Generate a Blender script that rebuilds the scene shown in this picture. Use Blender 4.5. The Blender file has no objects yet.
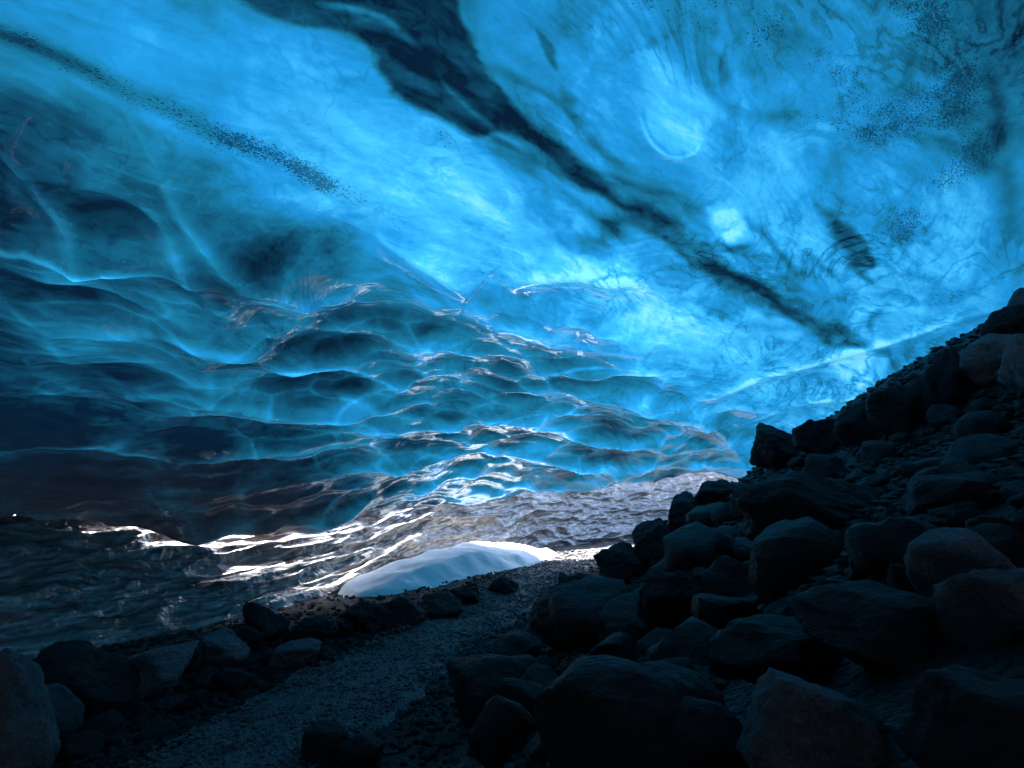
import bpy, bmesh, math, random
import numpy as np
from mathutils import Vector, noise as mnoise

random.seed(7)
rng = np.random.default_rng(7)
C = bpy.context.scene.collection
R = math.radians

# ------------------------------------------------------------------ camera
CAM = np.array([0.0, 0.0, 1.5]); PITCH = R(9.7); FPX = 559.0
cam_d = bpy.data.cameras.new('camera'); cam = bpy.data.objects.new('camera', cam_d); C.objects.link(cam)
cam.location = CAM; cam.rotation_euler = (R(90) + PITCH, 0, 0)
cam_d.sensor_width = 36; cam_d.lens = 36 * FPX / 1024; cam_d.clip_end = 5000; cam_d.clip_start = 0.05
bpy.context.scene.camera = cam
cp, sp_ = math.cos(PITCH), math.sin(PITCH)

def project(P):
    """world points (N,3) -> photo pixel x, y (nan behind)"""
    d = P - CAM
    f = d[:, 1] * cp + d[:, 2] * sp_
    u = -d[:, 1] * sp_ + d[:, 2] * cp
    f = np.where(f > 0.05, f, np.nan)
    return 512 + FPX * d[:, 0] / f, 384 - FPX * u / f

def ray(px, py):
    a = (px - 512) / FPX; b = (384 - py) / FPX
    d = np.array([a, cp - b * sp_, sp_ + b * cp])
    return d / np.linalg.norm(d)

# ------------------------------------------------------------------ noise helpers (numpy)
_perm = np.random.default_rng(3).permutation(4096)
def _h(ix, iy, iz=0):
    return _perm[(_perm[(_perm[ix & 4095] + iy) & 4095] + iz) & 4095]
_val = np.random.default_rng(4).random(4096)
_val2 = np.random.default_rng(5).random(4096)
def vnoise(x, y, z=None):
    if z is None: z = np.zeros_like(x)
    ix, iy, iz = (np.floor(a).astype(np.int64) for a in (x, y, z))
    fx, fy, fz = x - ix, y - iy, z - iz
    s = lambda t: t * t * t * (t * (t * 6 - 15) + 10)
    fx, fy, fz = s(fx), s(fy), s(fz)
    r = 0
    for dx in (0, 1):
        wx = fx if dx else 1 - fx
        for dy in (0, 1):
            wy = fy if dy else 1 - fy
            for dz in (0, 1):
                wz = fz if dz else 1 - fz
                r = r + wx * wy * wz * _val[_h(ix + dx, iy + dy, iz + dz)]
    return r * 2 - 1
def fbm(x, y, z=None, octv=4, gain=0.5):
    r, a, t = 0, 1.0, 0
    if z is None: z = np.zeros_like(x)
    for i in range(octv):
        r = r + a * vnoise(x * 2**i + 17 * i, y * 2**i - 9 * i, z * 2**i + 5 * i); t += a; a *= gain
    return r / t
def cups(x, y, k=9.0, jit=0.85):
    """smooth nearest-cell distance: 0 in the middle of a hollow, rising to rounded cusps between hollows"""
    ix, iy = np.floor(x).astype(np.int64), np.floor(y).astype(np.int64)
    acc = 0
    for dx in (-1, 0, 1):
        for dy in (-1, 0, 1):
            h = _h(ix + dx, iy + dy)
            cx = ix + dx + .5 + jit * (_val[h] - .5); cy = iy + dy + .5 + jit * (_val2[h] - .5)
            d2 = (x - cx)**2 + (y - cy)**2
            acc = acc + np.exp(-k * d2)
    return -np.log(acc) / k          # soft min of squared distance
def cell_edge(x, y, jit=0.85):
    """0 on the crest between two hollows, growing away from it"""
    ix, iy = np.floor(x).astype(np.int64), np.floor(y).astype(np.int64)
    f1 = np.full(x.shape, 9.0); f2 = f1.copy()
    for dx in (-1, 0, 1):
        for dy in (-1, 0, 1):
            h = _h(ix + dx, iy + dy)
            d2 = np.sqrt((x - ix - dx - .5 - jit * (_val[h] - .5))**2 + (y - iy - dy - .5 - jit * (_val2[h] - .5))**2)
            f2 = np.minimum(f2, np.maximum(f1, d2)); f1 = np.minimum(f1, d2)
    return f2 - f1
def sstep(a, b, x):
    t = np.clip((x - a) / (b - a), 0, 1); return t * t * (3 - 2 * t)

def seg_dist(px, py, pts):
    """distance and signed side to a polyline, and position 0..1 along it"""
    best = np.full(px.shape, 1e9); side = np.zeros(px.shape); along = np.zeros(px.shape)
    L = [0]
    for a, b in zip(pts[:-1], pts[1:]): L.append(L[-1] + math.dist(a, b))
    for i, (a, b) in enumerate(zip(pts[:-1], pts[1:])):
        ax, ay = a; dx, dy = b[0] - ax, b[1] - ay; l2 = dx * dx + dy * dy
        t = np.clip(((px - ax) * dx + (py - ay) * dy) / l2, 0, 1)
        ex, ey = px - ax - t * dx, py - ay - t * dy
        d = np.hypot(ex, ey); m = d < best
        best = np.where(m, d, best); side = np.where(m, np.sign(dx * ey - dy * ex), side)
        along = np.where(m, (L[i] + t * math.sqrt(l2)) / L[-1], along)
    return best, side, along
def catmull(pts, n=6):
    P = [np.array(p, float) for p in pts]; P = [2 * P[0] - P[1]] + P + [2 * P[-1] - P[-2]]; out = []
    for i in range(1, len(P) - 2):
        for j in range(n):
            t = j / n
            out.append(tuple(.5 * (2 * P[i] + (P[i+1] - P[i-1]) * t + (2*P[i-1] - 5*P[i] + 4*P[i+1] - P[i+2]) * t*t + (3*P[i] - P[i-1] - 3*P[i+1] + P[i+2]) * t**3)))
    out.append(tuple(P[-2])); return out
def in_poly(px, py, poly):
    r = np.zeros(px.shape, bool); n = len(poly)
    for i in range(n):
        x0, y0 = poly[i]; x1, y1 = poly[(i + 1) % n]
        if y0 == y1: continue
        c = ((y0 > py) != (y1 > py)) & (px < (x1 - x0) * (py - y0) / (y1 - y0) + x0)
        r ^= c
    return r
def soft_poly(px, py, poly, w):
    d, _, _ = seg_dist(px, py, list(poly) + [poly[0]])
    return sstep(-w, w, np.where(in_poly(px, py, poly), d, -d))

# ------------------------------------------------------------------ materials
def mat(name):
    m = bpy.data.materials.new(name); m.use_nodes = True; m.node_tree.nodes.clear(); return m
class NB:
    def __init__(s, m): s.t = m.node_tree; s.n = s.t.nodes
    def new(s, typ, **kw):
        nd = s.n.new(typ)
        for k, v in kw.items():
            if k in ('op', 'operation'): nd.operation = v
            else: setattr(nd, k, v)
        return nd
    def set(s, inp, v):
        if isinstance(v, bpy.types.NodeSocket): s.t.links.new(v, inp)
        elif v is not None: inp.default_value = v
    def math(s, op, a, b=None, c=None, clamp=False):
        nd = s.new('ShaderNodeMath', op=op, use_clamp=clamp)
        for i, v in enumerate((a, b, c)):
            if v is not None: s.set(nd.inputs[i], v)
        return nd.outputs[0]
    def mixc(s, f, a, b, blend='MIX'):
        nd = s.new('ShaderNodeMix', data_type='RGBA', blend_type=blend)
        s.set(nd.inputs[0], f); s.set(nd.inputs[6], a); s.set(nd.inputs[7], b); return nd.outputs[2]
    def attr(s, name):
        return s.new('ShaderNodeAttribute', attribute_name=name).outputs['Fac']
    def noise(s, vec, scale, detail=4, rough=.5, dist=0, out='Fac'):
        nd = s.new('ShaderNodeTexNoise'); s.set(nd.inputs['Vector'], vec)
        nd.inputs['Scale'].default_value = scale; nd.inputs['Detail'].default_value = detail
        nd.inputs['Roughness'].default_value = rough; nd.inputs['Distortion'].default_value = dist
        return nd.outputs[out]
    def voro(s, vec, scale, feature='F1', out='Distance', rand=1):
        nd = s.new('ShaderNodeTexVoronoi', feature=feature); s.set(nd.inputs['Vector'], vec)
        nd.inputs['Scale'].default_value = scale; nd.inputs['Randomness'].default_value = rand
        return nd.outputs[out]
    def mapping(s, vec, rot=(0, 0, 0), scale=(1, 1, 1), loc=(0, 0, 0)):
        nd = s.new('ShaderNodeMapping'); s.set(nd.inputs[0], vec)
        nd.inputs['Rotation'].default_value = rot; nd.inputs['Scale'].default_value = scale; nd.inputs['Location'].default_value = loc
        return nd.outputs[0]
    def flow(s, vec, ang, size, loc=(0, 0, 0)):
        nd = s.new('ShaderNodeMapping', vector_type='TEXTURE'); s.set(nd.inputs[0], vec)
        nd.inputs['Rotation'].default_value = (0, 0, R(ang)); nd.inputs['Scale'].default_value = size; nd.inputs['Location'].default_value = loc
        return nd.outputs[0]
    def ramp(s, f, stops, interp='LINEAR'):
        nd = s.new('ShaderNodeValToRGB'); nd.color_ramp.interpolation = interp; e = nd.color_ramp.elements
        while len(e) > 1: e.remove(e[-1])
        e[0].position = stops[0][0]; e[0].color = (*stops[0][1], 1)
        for p, c in stops[1:]:
            k = e.new(p); k.color = (*c, 1)
        s.set(nd.inputs[0], f); return nd.outputs[0]
    def bump(s, h, strength, dist, normal=None):
        nd = s.new('ShaderNodeBump'); s.set(nd.inputs['Height'], h); nd.inputs['Strength'].default_value = strength
        nd.inputs['Distance'].default_value = dist
        if normal is not None: s.set(nd.inputs['Normal'], normal)
        return nd.outputs[0]
    def out(s, sh):
        o = s.new('ShaderNodeOutputMaterial'); s.t.links.new(sh, o.inputs['Surface'])

ICE_SCALE = 0.075        # how much daylight the glacier lets through

def ice_material(name, wall=False):
    m = mat(name); b = NB(m)
    pos = b.new('ShaderNodeNewGeometry').outputs['Position']
    thick_shade, dirt, speck, band = b.attr('thick_shade'), b.attr('dirt'), b.attr('speck'), b.attr('veil')
    # layers inside the ice: drawn-out swirls running down the passage
    st = b.flow(pos, 47, (1.7, .85, .9))
    n1 = b.noise(st, .8, 9, .60, 1.9)
    n2 = b.noise(st, 3.0, 8, .66, 1.8)
    st2 = b.flow(pos, 36, (3.2, .6, .7), (3, 1, 0))
    n3 = b.noise(st2, 5.5, 7, .65, 1.2)
    veins = b.math('ABSOLUTE', b.math('SUBTRACT', b.noise(st, .9, 4, .55, 2.8), .5))
    vein = b.math('POWER', b.math('SUBTRACT', 1, b.math('MULTIPLY', veins, 9, clamp=True), clamp=True), 3)
    t = b.math('MULTIPLY_ADD', b.math('SUBTRACT', n1, .5), .80, thick_shade)
    t = b.math('MULTIPLY_ADD', b.math('SUBTRACT', n2, .5), .20, t)
    t = b.math('MULTIPLY_ADD', b.math('SUBTRACT', n3, .5), .20, t)
    vm = b.ramp(b.noise(b.mapping(pos, loc=(5, 2, 9)), .8, 3, .5, .5), [(.42, (0, 0, 0)), (.68, (1, 1, 1))])
    t = b.math('MULTIPLY_ADD', b.math('MULTIPLY', vein, b.math('MULTIPLY', vm, band)), .30, t)
    # folded layers: fine parallel sheets that swirl like marbled paper
    sw = b.noise(b.flow(pos, 44, (1.9, .9, .9), (2, 8, 1)), .55, 6, .52, 2.8)
    lay = b.math('SINE', b.math('MULTIPLY', sw, 62)); lay2 = b.math('SINE', b.math('MULTIPLY_ADD', sw, 151, n1))
    lm = b.ramp(b.noise(pos, .75, 3, .5, .8), [(.45, (.05,) * 3), (.66, (1,) * 3)])
    t = b.math('MULTIPLY_ADD', b.math('MULTIPLY', lay, lm), .036, t)
    t = b.math('MULTIPLY_ADD', b.math('MULTIPLY', lay2, lm), .028, t)
    lays = b.math('POWER', b.math('MULTIPLY_ADD', lay, .5, .5), 9)
    t = b.math('MULTIPLY_ADD', b.math('MULTIPLY', lays, b.math('MULTIPLY', lm, band)), .13, t)
    # hairline fractures and trapped bubbles
    wv = b.new('ShaderNodeVectorMath', operation='MULTIPLY_ADD'); b.set(wv.inputs[0], b.noise(pos, 1.6, 4, .6, 0, 'Color')); wv.inputs[1].default_value = (.7, .7, .7); b.set(wv.inputs[2], pos)
    fe = b.voro(b.flow(wv.outputs[0], 60, (2.2, .9, 1)), 1.5, 'DISTANCE_TO_EDGE')
    fr_ = b.math('MULTIPLY', b.math('SUBTRACT', 1, b.math('MULTIPLY', fe, 55, clamp=True), clamp=True), b.math('MULTIPLY', b.noise(pos, 1.1, 2), b.noise(pos, 1.1, 2)))
    t = b.math('MULTIPLY_ADD', fr_, .20, t)
    bub = b.math('MULTIPLY', b.math('LESS_THAN', b.voro(pos, 38), .10), b.math('GREATER_THAN', b.noise(pos, 1.3, 3), .52))
    t = b.math('MULTIPLY_ADD', bub, -.14, t)
    cl = b.noise(b.flow(wv.outputs[0], 50, (1.8, .8, .8), (7, 7, 7)), 1.7, 10, .7, 1.0)
    t = b.math('MULTIPLY_ADD', b.math('SUBTRACT', cl, .5), .20, t)
    # sand grains frozen into the ice
    sp = b.flow(pos, 40, (2.0, .7, .8))
    wob = b.noise(pos, 1.7, 3, .5, 0)
    v = b.voro(sp, 58); vcol = b.voro(sp, 58, out='Color')
    msk = b.math('MULTIPLY', speck, b.math('MULTIPLY_ADD', wob, 1.6, -.2), clamp=True)
    grains = b.math('MULTIPLY', b.math('SUBTRACT', b.math('MULTIPLY', b.math('MULTIPLY', msk, 1.0), vcol), v), 14, clamp=True)
    v2 = b.voro(sp, 125)
    grains2 = b.math('MULTIPLY', b.math('SUBTRACT', b.math('MULTIPLY', msk, .72), v2), 8, clamp=True)
    gr = b.math('MAXIMUM', grains, grains2)
    S = 1.0
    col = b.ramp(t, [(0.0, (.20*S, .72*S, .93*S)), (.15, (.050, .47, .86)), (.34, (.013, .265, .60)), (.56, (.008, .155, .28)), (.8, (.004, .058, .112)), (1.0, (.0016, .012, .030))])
    col = b.mixc(b.math('MULTIPLY', gr, .72), col, (.002, .012, .03, 1))
    brown = b.ramp(b.noise(b.mapping(pos, scale=(1, 1, 5)), 3, 6, .6, .6), [(.3, (.03, .027, .026)), (.58, (.19, .17, .16)), (.72, (.5, .49, .49))] if wall else [(.3, (.03, .020, .018)), (.7, (.20, .13, .11))])
    tcol = b.mixc(b.math('MULTIPLY', dirt, .85), col, (.004, .006, .010, 1))
    col = b.mixc(dirt, col, brown)
    trc = b.mixc(1.0, tcol, (ICE_SCALE,) * 3 + (1,), 'MULTIPLY')
    # surface
    fine = b.noise(b.mapping(pos, rot=(0, 0, R(-30)), scale=(1, 2.2, 2)), 3.2, 5, .55, .4)
    micro = b.noise(pos, 26, 3, .5)
    hgt = b.math('MULTIPLY', b.math('MULTIPLY_ADD', micro, .03, fine), b.attr('rugged'))
    nrm = b.bump(hgt, .5 if not wall else 1.0, .035 if not wall else .055)
    tr = b.new('ShaderNodeBsdfTranslucent'); b.set(tr.inputs['Color'], trc); b.set(tr.inputs['Normal'], nrm)
    df = b.new('ShaderNodeBsdfDiffuse'); b.set(df.inputs['Color'], b.mixc(dirt, b.mixc(1.0, col, (.10, .10, .10, 1), 'MULTIPLY'), brown)); b.set(df.inputs['Normal'], nrm)
    ad = b.new('ShaderNodeAddShader'); b.t.links.new(tr.outputs[0], ad.inputs[0]); b.t.links.new(df.outputs[0], ad.inputs[1])
    gl = b.new('ShaderNodeBsdfGlossy'); gl.inputs['Color'].default_value = (1, 1, 1, 1)
    b.set(gl.inputs['Roughness'], b.math('MULTIPLY_ADD', n2, .16, .03)); b.set(gl.inputs['Normal'], nrm)
    fr = b.new('ShaderNodeFresnel'); fr.inputs['IOR'].default_value = 1.7 if wall else 1.55; b.set(fr.inputs['Normal'], nrm)
    mx = b.new('ShaderNodeMixShader'); b.set(mx.inputs[0], fr.outputs[0]); b.t.links.new(ad.outputs[0], mx.inputs[1]); b.t.links.new(gl.outputs[0], mx.inputs[2])
    b.out(mx.outputs[0]); return m

def rock_material(name, c0, c1, rough=.55, scale=3.0):
    m = mat(name); b = NB(m)
    tc = b.new('ShaderNodeTexCoord').outputs['Object']
    rnd = b.new('ShaderNodeObjectInfo').outputs['Random']
    off = b.new('ShaderNodeVectorMath', operation='ADD'); b.set(off.inputs[0], tc)
    cx = b.new('ShaderNodeCombineXYZ'); b.set(cx.inputs[0], b.math('MULTIPLY', rnd, 37)); b.set(cx.inputs[1], b.math('MULTIPLY', rnd, 91)); b.set(off.inputs[1], cx.outputs[0])
    v = off.outputs[0]
    n = b.noise(v, scale, 9, .62, .3); n2 = b.noise(v, scale * 9, 5, .6); n3 = b.noise(b.mapping(v, rot=(.4, .3, 0), scale=(1, 1, 5)), scale, 4, .6, .5)
    f = b.math('ADD', b.math('MULTIPLY', n, .6), b.math('MULTIPLY', n2, .4))
    f = b.math('MULTIPLY_ADD', b.math('SUBTRACT', n3, .5), .25, f)
    col = b.ramp(f, [(.3, c0), (.62, c1)])
    col = b.mixc(1.0, col, b.ramp(rnd, [(0, (.55, .56, .58)), (1, (1.3, 1.3, 1.3))]), 'MULTIPLY')
    p = b.new('ShaderNodeBsdfPrincipled'); b.set(p.inputs['Base Color'], col)
    b.set(p.inputs['Roughness'], b.math('MULTIPLY_ADD', n, .45, rough - .1)); p.inputs['Specular IOR Level'].default_value = .38
    hh = b.math('MULTIPLY_ADD', n2, .35, b.math('MULTIPLY_ADD', n3, .15, n))
    b.set(p.inputs['Normal'], b.bump(hh, .8, .09))
    b.out(p.outputs[0]); return m

def ground_material():
    m = mat('gravel_and_snow'); b = NB(m)
    pos = b.new('ShaderNodeNewGeometry').outputs['Position']; sn = b.attr('snow')
    n = b.noise(pos, 2, 6, .6); v = b.voro(pos, 32); v2 = b.voro(pos, 75); vc = b.voro(pos, 32, out='Color')
    g = b.ramp(b.math('MULTIPLY_ADD', n, .5, b.math('MULTIPLY', vc, .4)), [(.25, (.004, .0045, .0055)), (.7, (.018, .0185, .02))])
    col = b.mixc(sn, g, (.86, .87, .88, 1))
    p = b.new('ShaderNodeBsdfPrincipled'); b.set(p.inputs['Base Color'], col); p.inputs['Roughness'].default_value = .75
    h = b.math('SUBTRACT', 1, b.math('MULTIPLY_ADD', v2, .5, v)); b.set(p.inputs['Normal'], b.bump(h, .8, .03))
    b.out(p.outputs[0]); return m
def path_material():
    m = mat('trodden_gravel'); b = NB(m)
    pos = b.new('ShaderNodeNewGeometry').outputs['Position']
    n = b.noise(pos, 1.2, 5, .6); v = b.voro(pos, 45); vc = b.voro(pos, 45, out='Color'); v2 = b.voro(pos, 110)
    g = b.ramp(b.math('MULTIPLY_ADD', n, .5, b.math('MULTIPLY', vc, .5)), [(.25, (.05, .049, .049)), (.75, (.17, .165, .163))])
    p = b.new('ShaderNodeBsdfPrincipled'); b.set(p.inputs['Base Color'], g); p.inputs['Roughness'].default_value = .6
    h = b.math('SUBTRACT', 1, b.math('MULTIPLY_ADD', v2, .5, v)); h = b.math('MULTIPLY_ADD', b.noise(pos, 7, 4, .6), 1.2, h)
    b.set(p.inputs['Normal'], b.bump(h, .9, .035)); b.out(p.outputs[0]); return m
def snow_material():
    m = mat('snow'); b = NB(m)
    pos = b.new('ShaderNodeNewGeometry').outputs['Position']
    p = b.new('ShaderNodeBsdfPrincipled')
    b.set(p.inputs['Base Color'], b.ramp(b.noise(pos, 2.5, 6, .6), [(.3, (.74, .76, .79)), (.6, (.88, .89, .9))])); p.inputs['Roughness'].default_value = .6
    h = b.math('MULTIPLY_ADD', b.noise(pos, 60, 3, .6), .15, b.noise(pos, 4, 5, .55)); b.set(p.inputs['Normal'], b.bump(h, .35, .06))
    b.out(p.outputs[0]); return m

M_CEIL = ice_material('blue_glacier_ice'); M_WALL = ice_material('grey_basal_ice', True)
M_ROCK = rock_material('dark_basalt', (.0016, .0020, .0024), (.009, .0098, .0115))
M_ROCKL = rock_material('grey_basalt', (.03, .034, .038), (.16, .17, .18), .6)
M_GROUND, M_PATH, M_SNOW = ground_material(), path_material(), snow_material()

def mesh_from(name, verts, faces, m=None, attrs=None, smooth=True):
    me = bpy.data.meshes.new(name)
    verts = np.asarray(verts, np.float32); faces = np.asarray(faces, np.int32)
    k = faces.shape[1]
    me.vertices.add(len(verts)); me.vertices.foreach_set('co', verts.ravel())
    me.loops.add(faces.size); me.loops.foreach_set('vertex_index', faces.ravel())
    me.polygons.add(len(faces)); me.polygons.foreach_set('loop_start', np.arange(0, faces.size, k, dtype=np.int32))
    me.update(calc_edges=True); me.validate()
    me.polygons.foreach_set('use_smooth', np.full(len(me.polygons), smooth))
    for a, v in (attrs or {}).items():
        at = me.attributes.new(a, 'FLOAT', 'POINT'); at.data.foreach_set('value', np.asarray(v, np.float32).ravel())
    if m: me.materials.append(m)
    return me
def link(name, me, label=None, cat=None, group=None, kind=None):
    o = bpy.data.objects.new(name, me); C.objects.link(o)
    if label: o['label'] = label
    if cat: o['category'] = cat
    if group: o['group'] = group
    if kind: o['kind'] = kind
    return o
def compact(verts, faces, attrs):
    used = np.unique(faces); remap = np.full(len(verts), -1, np.int64); remap[used] = np.arange(len(used))
    return verts[used], remap[faces], {k: v[used] for k, v in attrs.items()}

# ------------------------------------------------------------------ terrain
FOOT = [(-2.2, -6), (-1.3, 0), (-.75, 2.2), (-.25, 3.6), (.15, 5.2), (.55, 7.2), (1.1, 9), (1.95, 10.8), (3.0, 11.7), (5.0, 12.0), (9, 12.0), (16, 11.5), (30, 10)]
def terrain(x, y, rough=True):
    d, s, _ = seg_dist(x, y, FOOT)
    d = np.where(s < 0, d, -d)                      # positive on the slope side
    z = .62 * np.clip(d, 0, None)
    z = np.where(d > 5.2, .62 * 5.2 + (d - 5.2) * .28, z)
    z = z + .05 * np.clip(y - 4, 0, None) * sstep(1.5, 4, d) * .8
    z = np.minimum(z, 4.0 + .1 * np.clip(x - 7, 0, 30))
        # low bank between the path and the ice
    bd, _, _ = seg_dist(x, y, [(-6, 1.2), (-3.6, 3.4), (-2.6, 5.0), (-1.6, 7.0), (-.4, 9.0)])
    z = z + (.24 - .17 * sstep(4.5, 6.5, y)) * np.exp(-(bd / .75)**2)
    z = z - .02 * np.clip(y - 9, 0, 10)
    if rough:
        z = z + .16 * sstep(.1, 1.6, d) * fbm(x * .9, y * .9, octv=4) + .035 * fbm(x * 2.5, y * 2.5, octv=3)
    out = np.hypot(x, y)
    z = z + sstep(28, 60, out) * (1.5 * fbm(x * .03, y * .03, octv=3))
    return z
_tx, _ty = np.arange(-12, 20, .06), np.arange(-4, 22, .06)
_tz = terrain(*np.meshgrid(_tx, _ty))
def tlook(x, y):
    gx_ = np.clip((x + 12) / .06, 0, len(_tx) - 1.001); gy_ = np.clip((y + 4) / .06, 0, len(_ty) - 1.001)
    ix, iy = gx_.astype(int), gy_.astype(int); fx, fy = gx_ - ix, gy_ - iy
    return (_tz[iy, ix] * (1 - fx) + _tz[iy, ix + 1] * fx) * (1 - fy) + (_tz[iy + 1, ix] * (1 - fx) + _tz[iy + 1, ix + 1] * fx) * fy
def terrain1(x, y): return float(tlook(np.array([float(x)]), np.array([float(y)]))[0])

def axis(lo, hi, step, far, n):
    mid = np.arange(lo, hi, step); g = np.geomspace(step, far, n)
    return np.concatenate([lo - g[::-1], mid, hi + g])
gx, gy = axis(-9, 14, .075, 2500, 60), axis(-3, 19, .075, 2500, 60)
X, Y = np.meshgrid(gx, gy); x, y = X.ravel(), Y.ravel()
Z = terrain(x, y)
Z = Z + np.where((np.abs(x) < 16) & (y > -4) & (y < 20), .022 * fbm(x * 9, y * 9, octv=3), 0)
nx, ny = len(gx), len(gy); idx = np.arange(nx * ny).reshape(ny, nx)
F = np.stack([idx[:-1, :-1], idx[:-1, 1:], idx[1:, 1:], idx[1:, :-1]], -1).reshape(-1, 4)
snow_a = sstep(0, 1, (y - 16.5) / 1.5 + .6 * fbm(x, y, octv=3)) * sstep(2, 6, x)
snow_a = np.maximum(snow_a, sstep(24, 27, np.hypot(x, y)))
link('ground', mesh_from('ground', np.stack([x, y, Z], 1), F, M_GROUND, {'snow': snow_a}), kind='structure', label='dark gravel and scree floor of the cave rising steeply to one side')

_cache = {}
def hit(px, py, tmax=30):
    d = ray(px, py); t = np.linspace(.5, tmax, 900); P = CAM + t[:, None] * d
    h = tlook(P[:, 0], P[:, 1]); b = np.nonzero(P[:, 2] < h)[0]
    if len(b) == 0: return None
    i = b[0]; return P[i]

# path: a strip that follows the ground
PATH_MID = catmull([(-2.05, -1), (-1.95, 1.5), (-1.5, 3.2), (-.95, 4.9), (-.3, 6.9), (.35, 8.8), (1.2, 10.9), (2.6, 12.9), (5.0, 14.6)], 14)
pv, n_w = [], 30
for i, p in enumerate(PATH_MID):
    q = PATH_MID[min(i + 1, len(PATH_MID) - 1)]; o_ = PATH_MID[max(i - 1, 0)]
    dx, dy = q[0] - o_[0], q[1] - o_[1]; l = math.hypot(dx, dy); nxx, nyy = dy / l, -dx / l
    w = .52 - .06 * math.sin(i * .31) + .05 * math.sin(i * 1.7)
    for j in range(n_w + 1):
        s = (j / n_w * 2 - 1) * w; pv.append((p[0] + nxx * s, p[1] + nyy * s, (j / n_w * 2 - 1)))
pv = np.array(pv); e = np.abs(pv[:, 2])
zz = terrain(pv[:, 0], pv[:, 1]) + .02 + .03 * (1 - e**4) + .012 * fbm(pv[:, 0] * 7, pv[:, 1] * 7, octv=3) - .09 * sstep(.86, 1, e)
n_l = len(PATH_MID); idx = np.arange(n_l * (n_w + 1)).reshape(n_l, n_w + 1)
F = np.stack([idx[:-1, :-1], idx[:-1, 1:], idx[1:, 1:], idx[1:, :-1]], -1).reshape(-1, 4)
link('path', mesh_from('path', np.stack([pv[:, 0], pv[:, 1], zz], 1), F, M_PATH), kind='structure', label='trodden grey gravel path winding between boulders into the cave')

# ------------------------------------------------------------------ the ice vault
O = np.array([-.35, -.45, 1.35])                     # middle of the chamber
AZ = [-180, -130, -90, -60, -48, -42, -30, -17, -8, 0, 8, 14, 20, 24, 28, 40, 50, 60, 90, 130, 180]
DC = [9, 8, 8.5, 9.2, 9.6, 9.2, 9.1, 9.7, 11.8, 14.2, 15.6, 15.6, 18, 19.5, 21, 22, 22, 19, 12, 9, 9]      # where the roof would reach the floor
DB = [9, 8, 7, 6.0, 5.7, 5.9, 6.4, 7.5, 10.0, 12.6, 15.4, 17.5, 19, 20, 20, 20, 20, 19, 12, 9, 9]     # foot of the far wall
HC = [4.6, 4.6, 4.7, 4.9, 5.1, 5.2, 5.3, 5.3, 5.2, 5.0, 4.9, 4.9, 4.9, 4.9, 5.0, 5.2, 5.3, 5.3, 5, 4.7, 4.6]
EL_L = [-4, -4, -3, -1.6, -1.4, -1.3, -1.7, -3.0, -2.0, -.7, .4, 1.1, 1.2, .6, -9, -9, -9, -9, -9, -9, -9]         # height angle of the roof's lip
GAP = [.1, .1, .1, .15, .25, .3, .6, 1.1, 1.5, 1, 1, 1, 1, 1, 1, 1, 1, 1, 1, .1, .1]                               # how far behind the lip the wall stands
az = np.concatenate([np.linspace(-180, -52, 60)[:-1], np.arange(-52, 50, .1), np.linspace(50, 180, 61)])
el = np.concatenate([np.arange(0, 46, .1), np.linspace(46, 89.9, 60)])      # measured up from the lip
A, E = np.meshgrid(az, el); a_, u_ = A.ravel(), E.ravel()
_fa = np.arange(-200, 200.01, .5); _kw = np.hanning(29); _kw /= _kw.sum()
def smooth_tab(tab):                                   # the table without creases at its entries
    v = np.interp(_fa, AZ, tab); w_ = np.convolve(np.pad(v, 14, 'edge'), _kw, 'valid')
    k_ = sstep(18, 21, _fa) if tab is EL_L else 0; return w_ * (1 - k_) + v * k_
f = lambda tab: np.interp(a_, _fa, smooth_tab(tab))
D, B, H, EL = f(DC), f(DB), f(HC), f(EL_L)
e_ = EL + u_ * (89.9 - EL) / 89.9
p_ = 1.55
def roof_rho(te, D, H):
    lo, hi = np.zeros_like(te), D * 1.25
    for _ in range(30):
        m = (lo + hi) / 2; v = O[2] + m * te - H * (1 - (m / D)**p_)
        hi = np.where(v > 0, m, hi); lo = np.where(v > 0, lo, m)
    return (lo + hi) / 2
te = np.tan(np.radians(e_))
rho = roof_rho(te, D, H)
azr = np.radians(a_)
P0 = np.stack([O[0] + rho * np.sin(azr), O[1] + rho * np.cos(azr), O[2] + rho * te], 1)
NR, NC = len(el), len(az)
def grid_normals(P):
    G = P.reshape(NR, NC, 3); du = np.gradient(G, axis=1); dv = np.gradient(G, axis=0)
    n = np.cross(du, dv); n /= np.linalg.norm(n, axis=2, keepdims=True) + 1e-12
    n = n.reshape(-1, 3); s = np.sum(n * (P - O), axis=1); return np.where(s[:, None] > 0, -n, n)
N0 = grid_normals(P0)                                  # pointing into the cave
px, py = project(P0)
px = np.nan_to_num(px, nan=-5000); py = np.nan_to_num(py, nan=-5000)
inview = (px > -400) & (px < 1400) & (py > -400) & (py < 1100)
px = np.where(inview, px, -400); py = np.where(inview, py, -400)
x, y, z = P0.T

# broad waves and scallop hollows
wx = x + .35 * fbm(x * .5, y * .5, z * .5, octv=3); wy = y + .35 * fbm(x * .5 + 40, y * .5, z * .5, octv=3)
ca, sa = math.cos(R(-32)), math.sin(R(-32))
ux, uy = ca * wx - sa * wy, sa * wx + ca * wy
uz = uy - 1.5 * z + .22 * fbm(x * 1.4, y * 1.4, z * 2, octv=3)
c1 = cups(ux / 1.9, uz / 1.05, 34); c2 = cups(ux / .80 + 7, uz / .44, 26); c3 = cups(ux / .27 + 3, uz / .13, 16)
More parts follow.
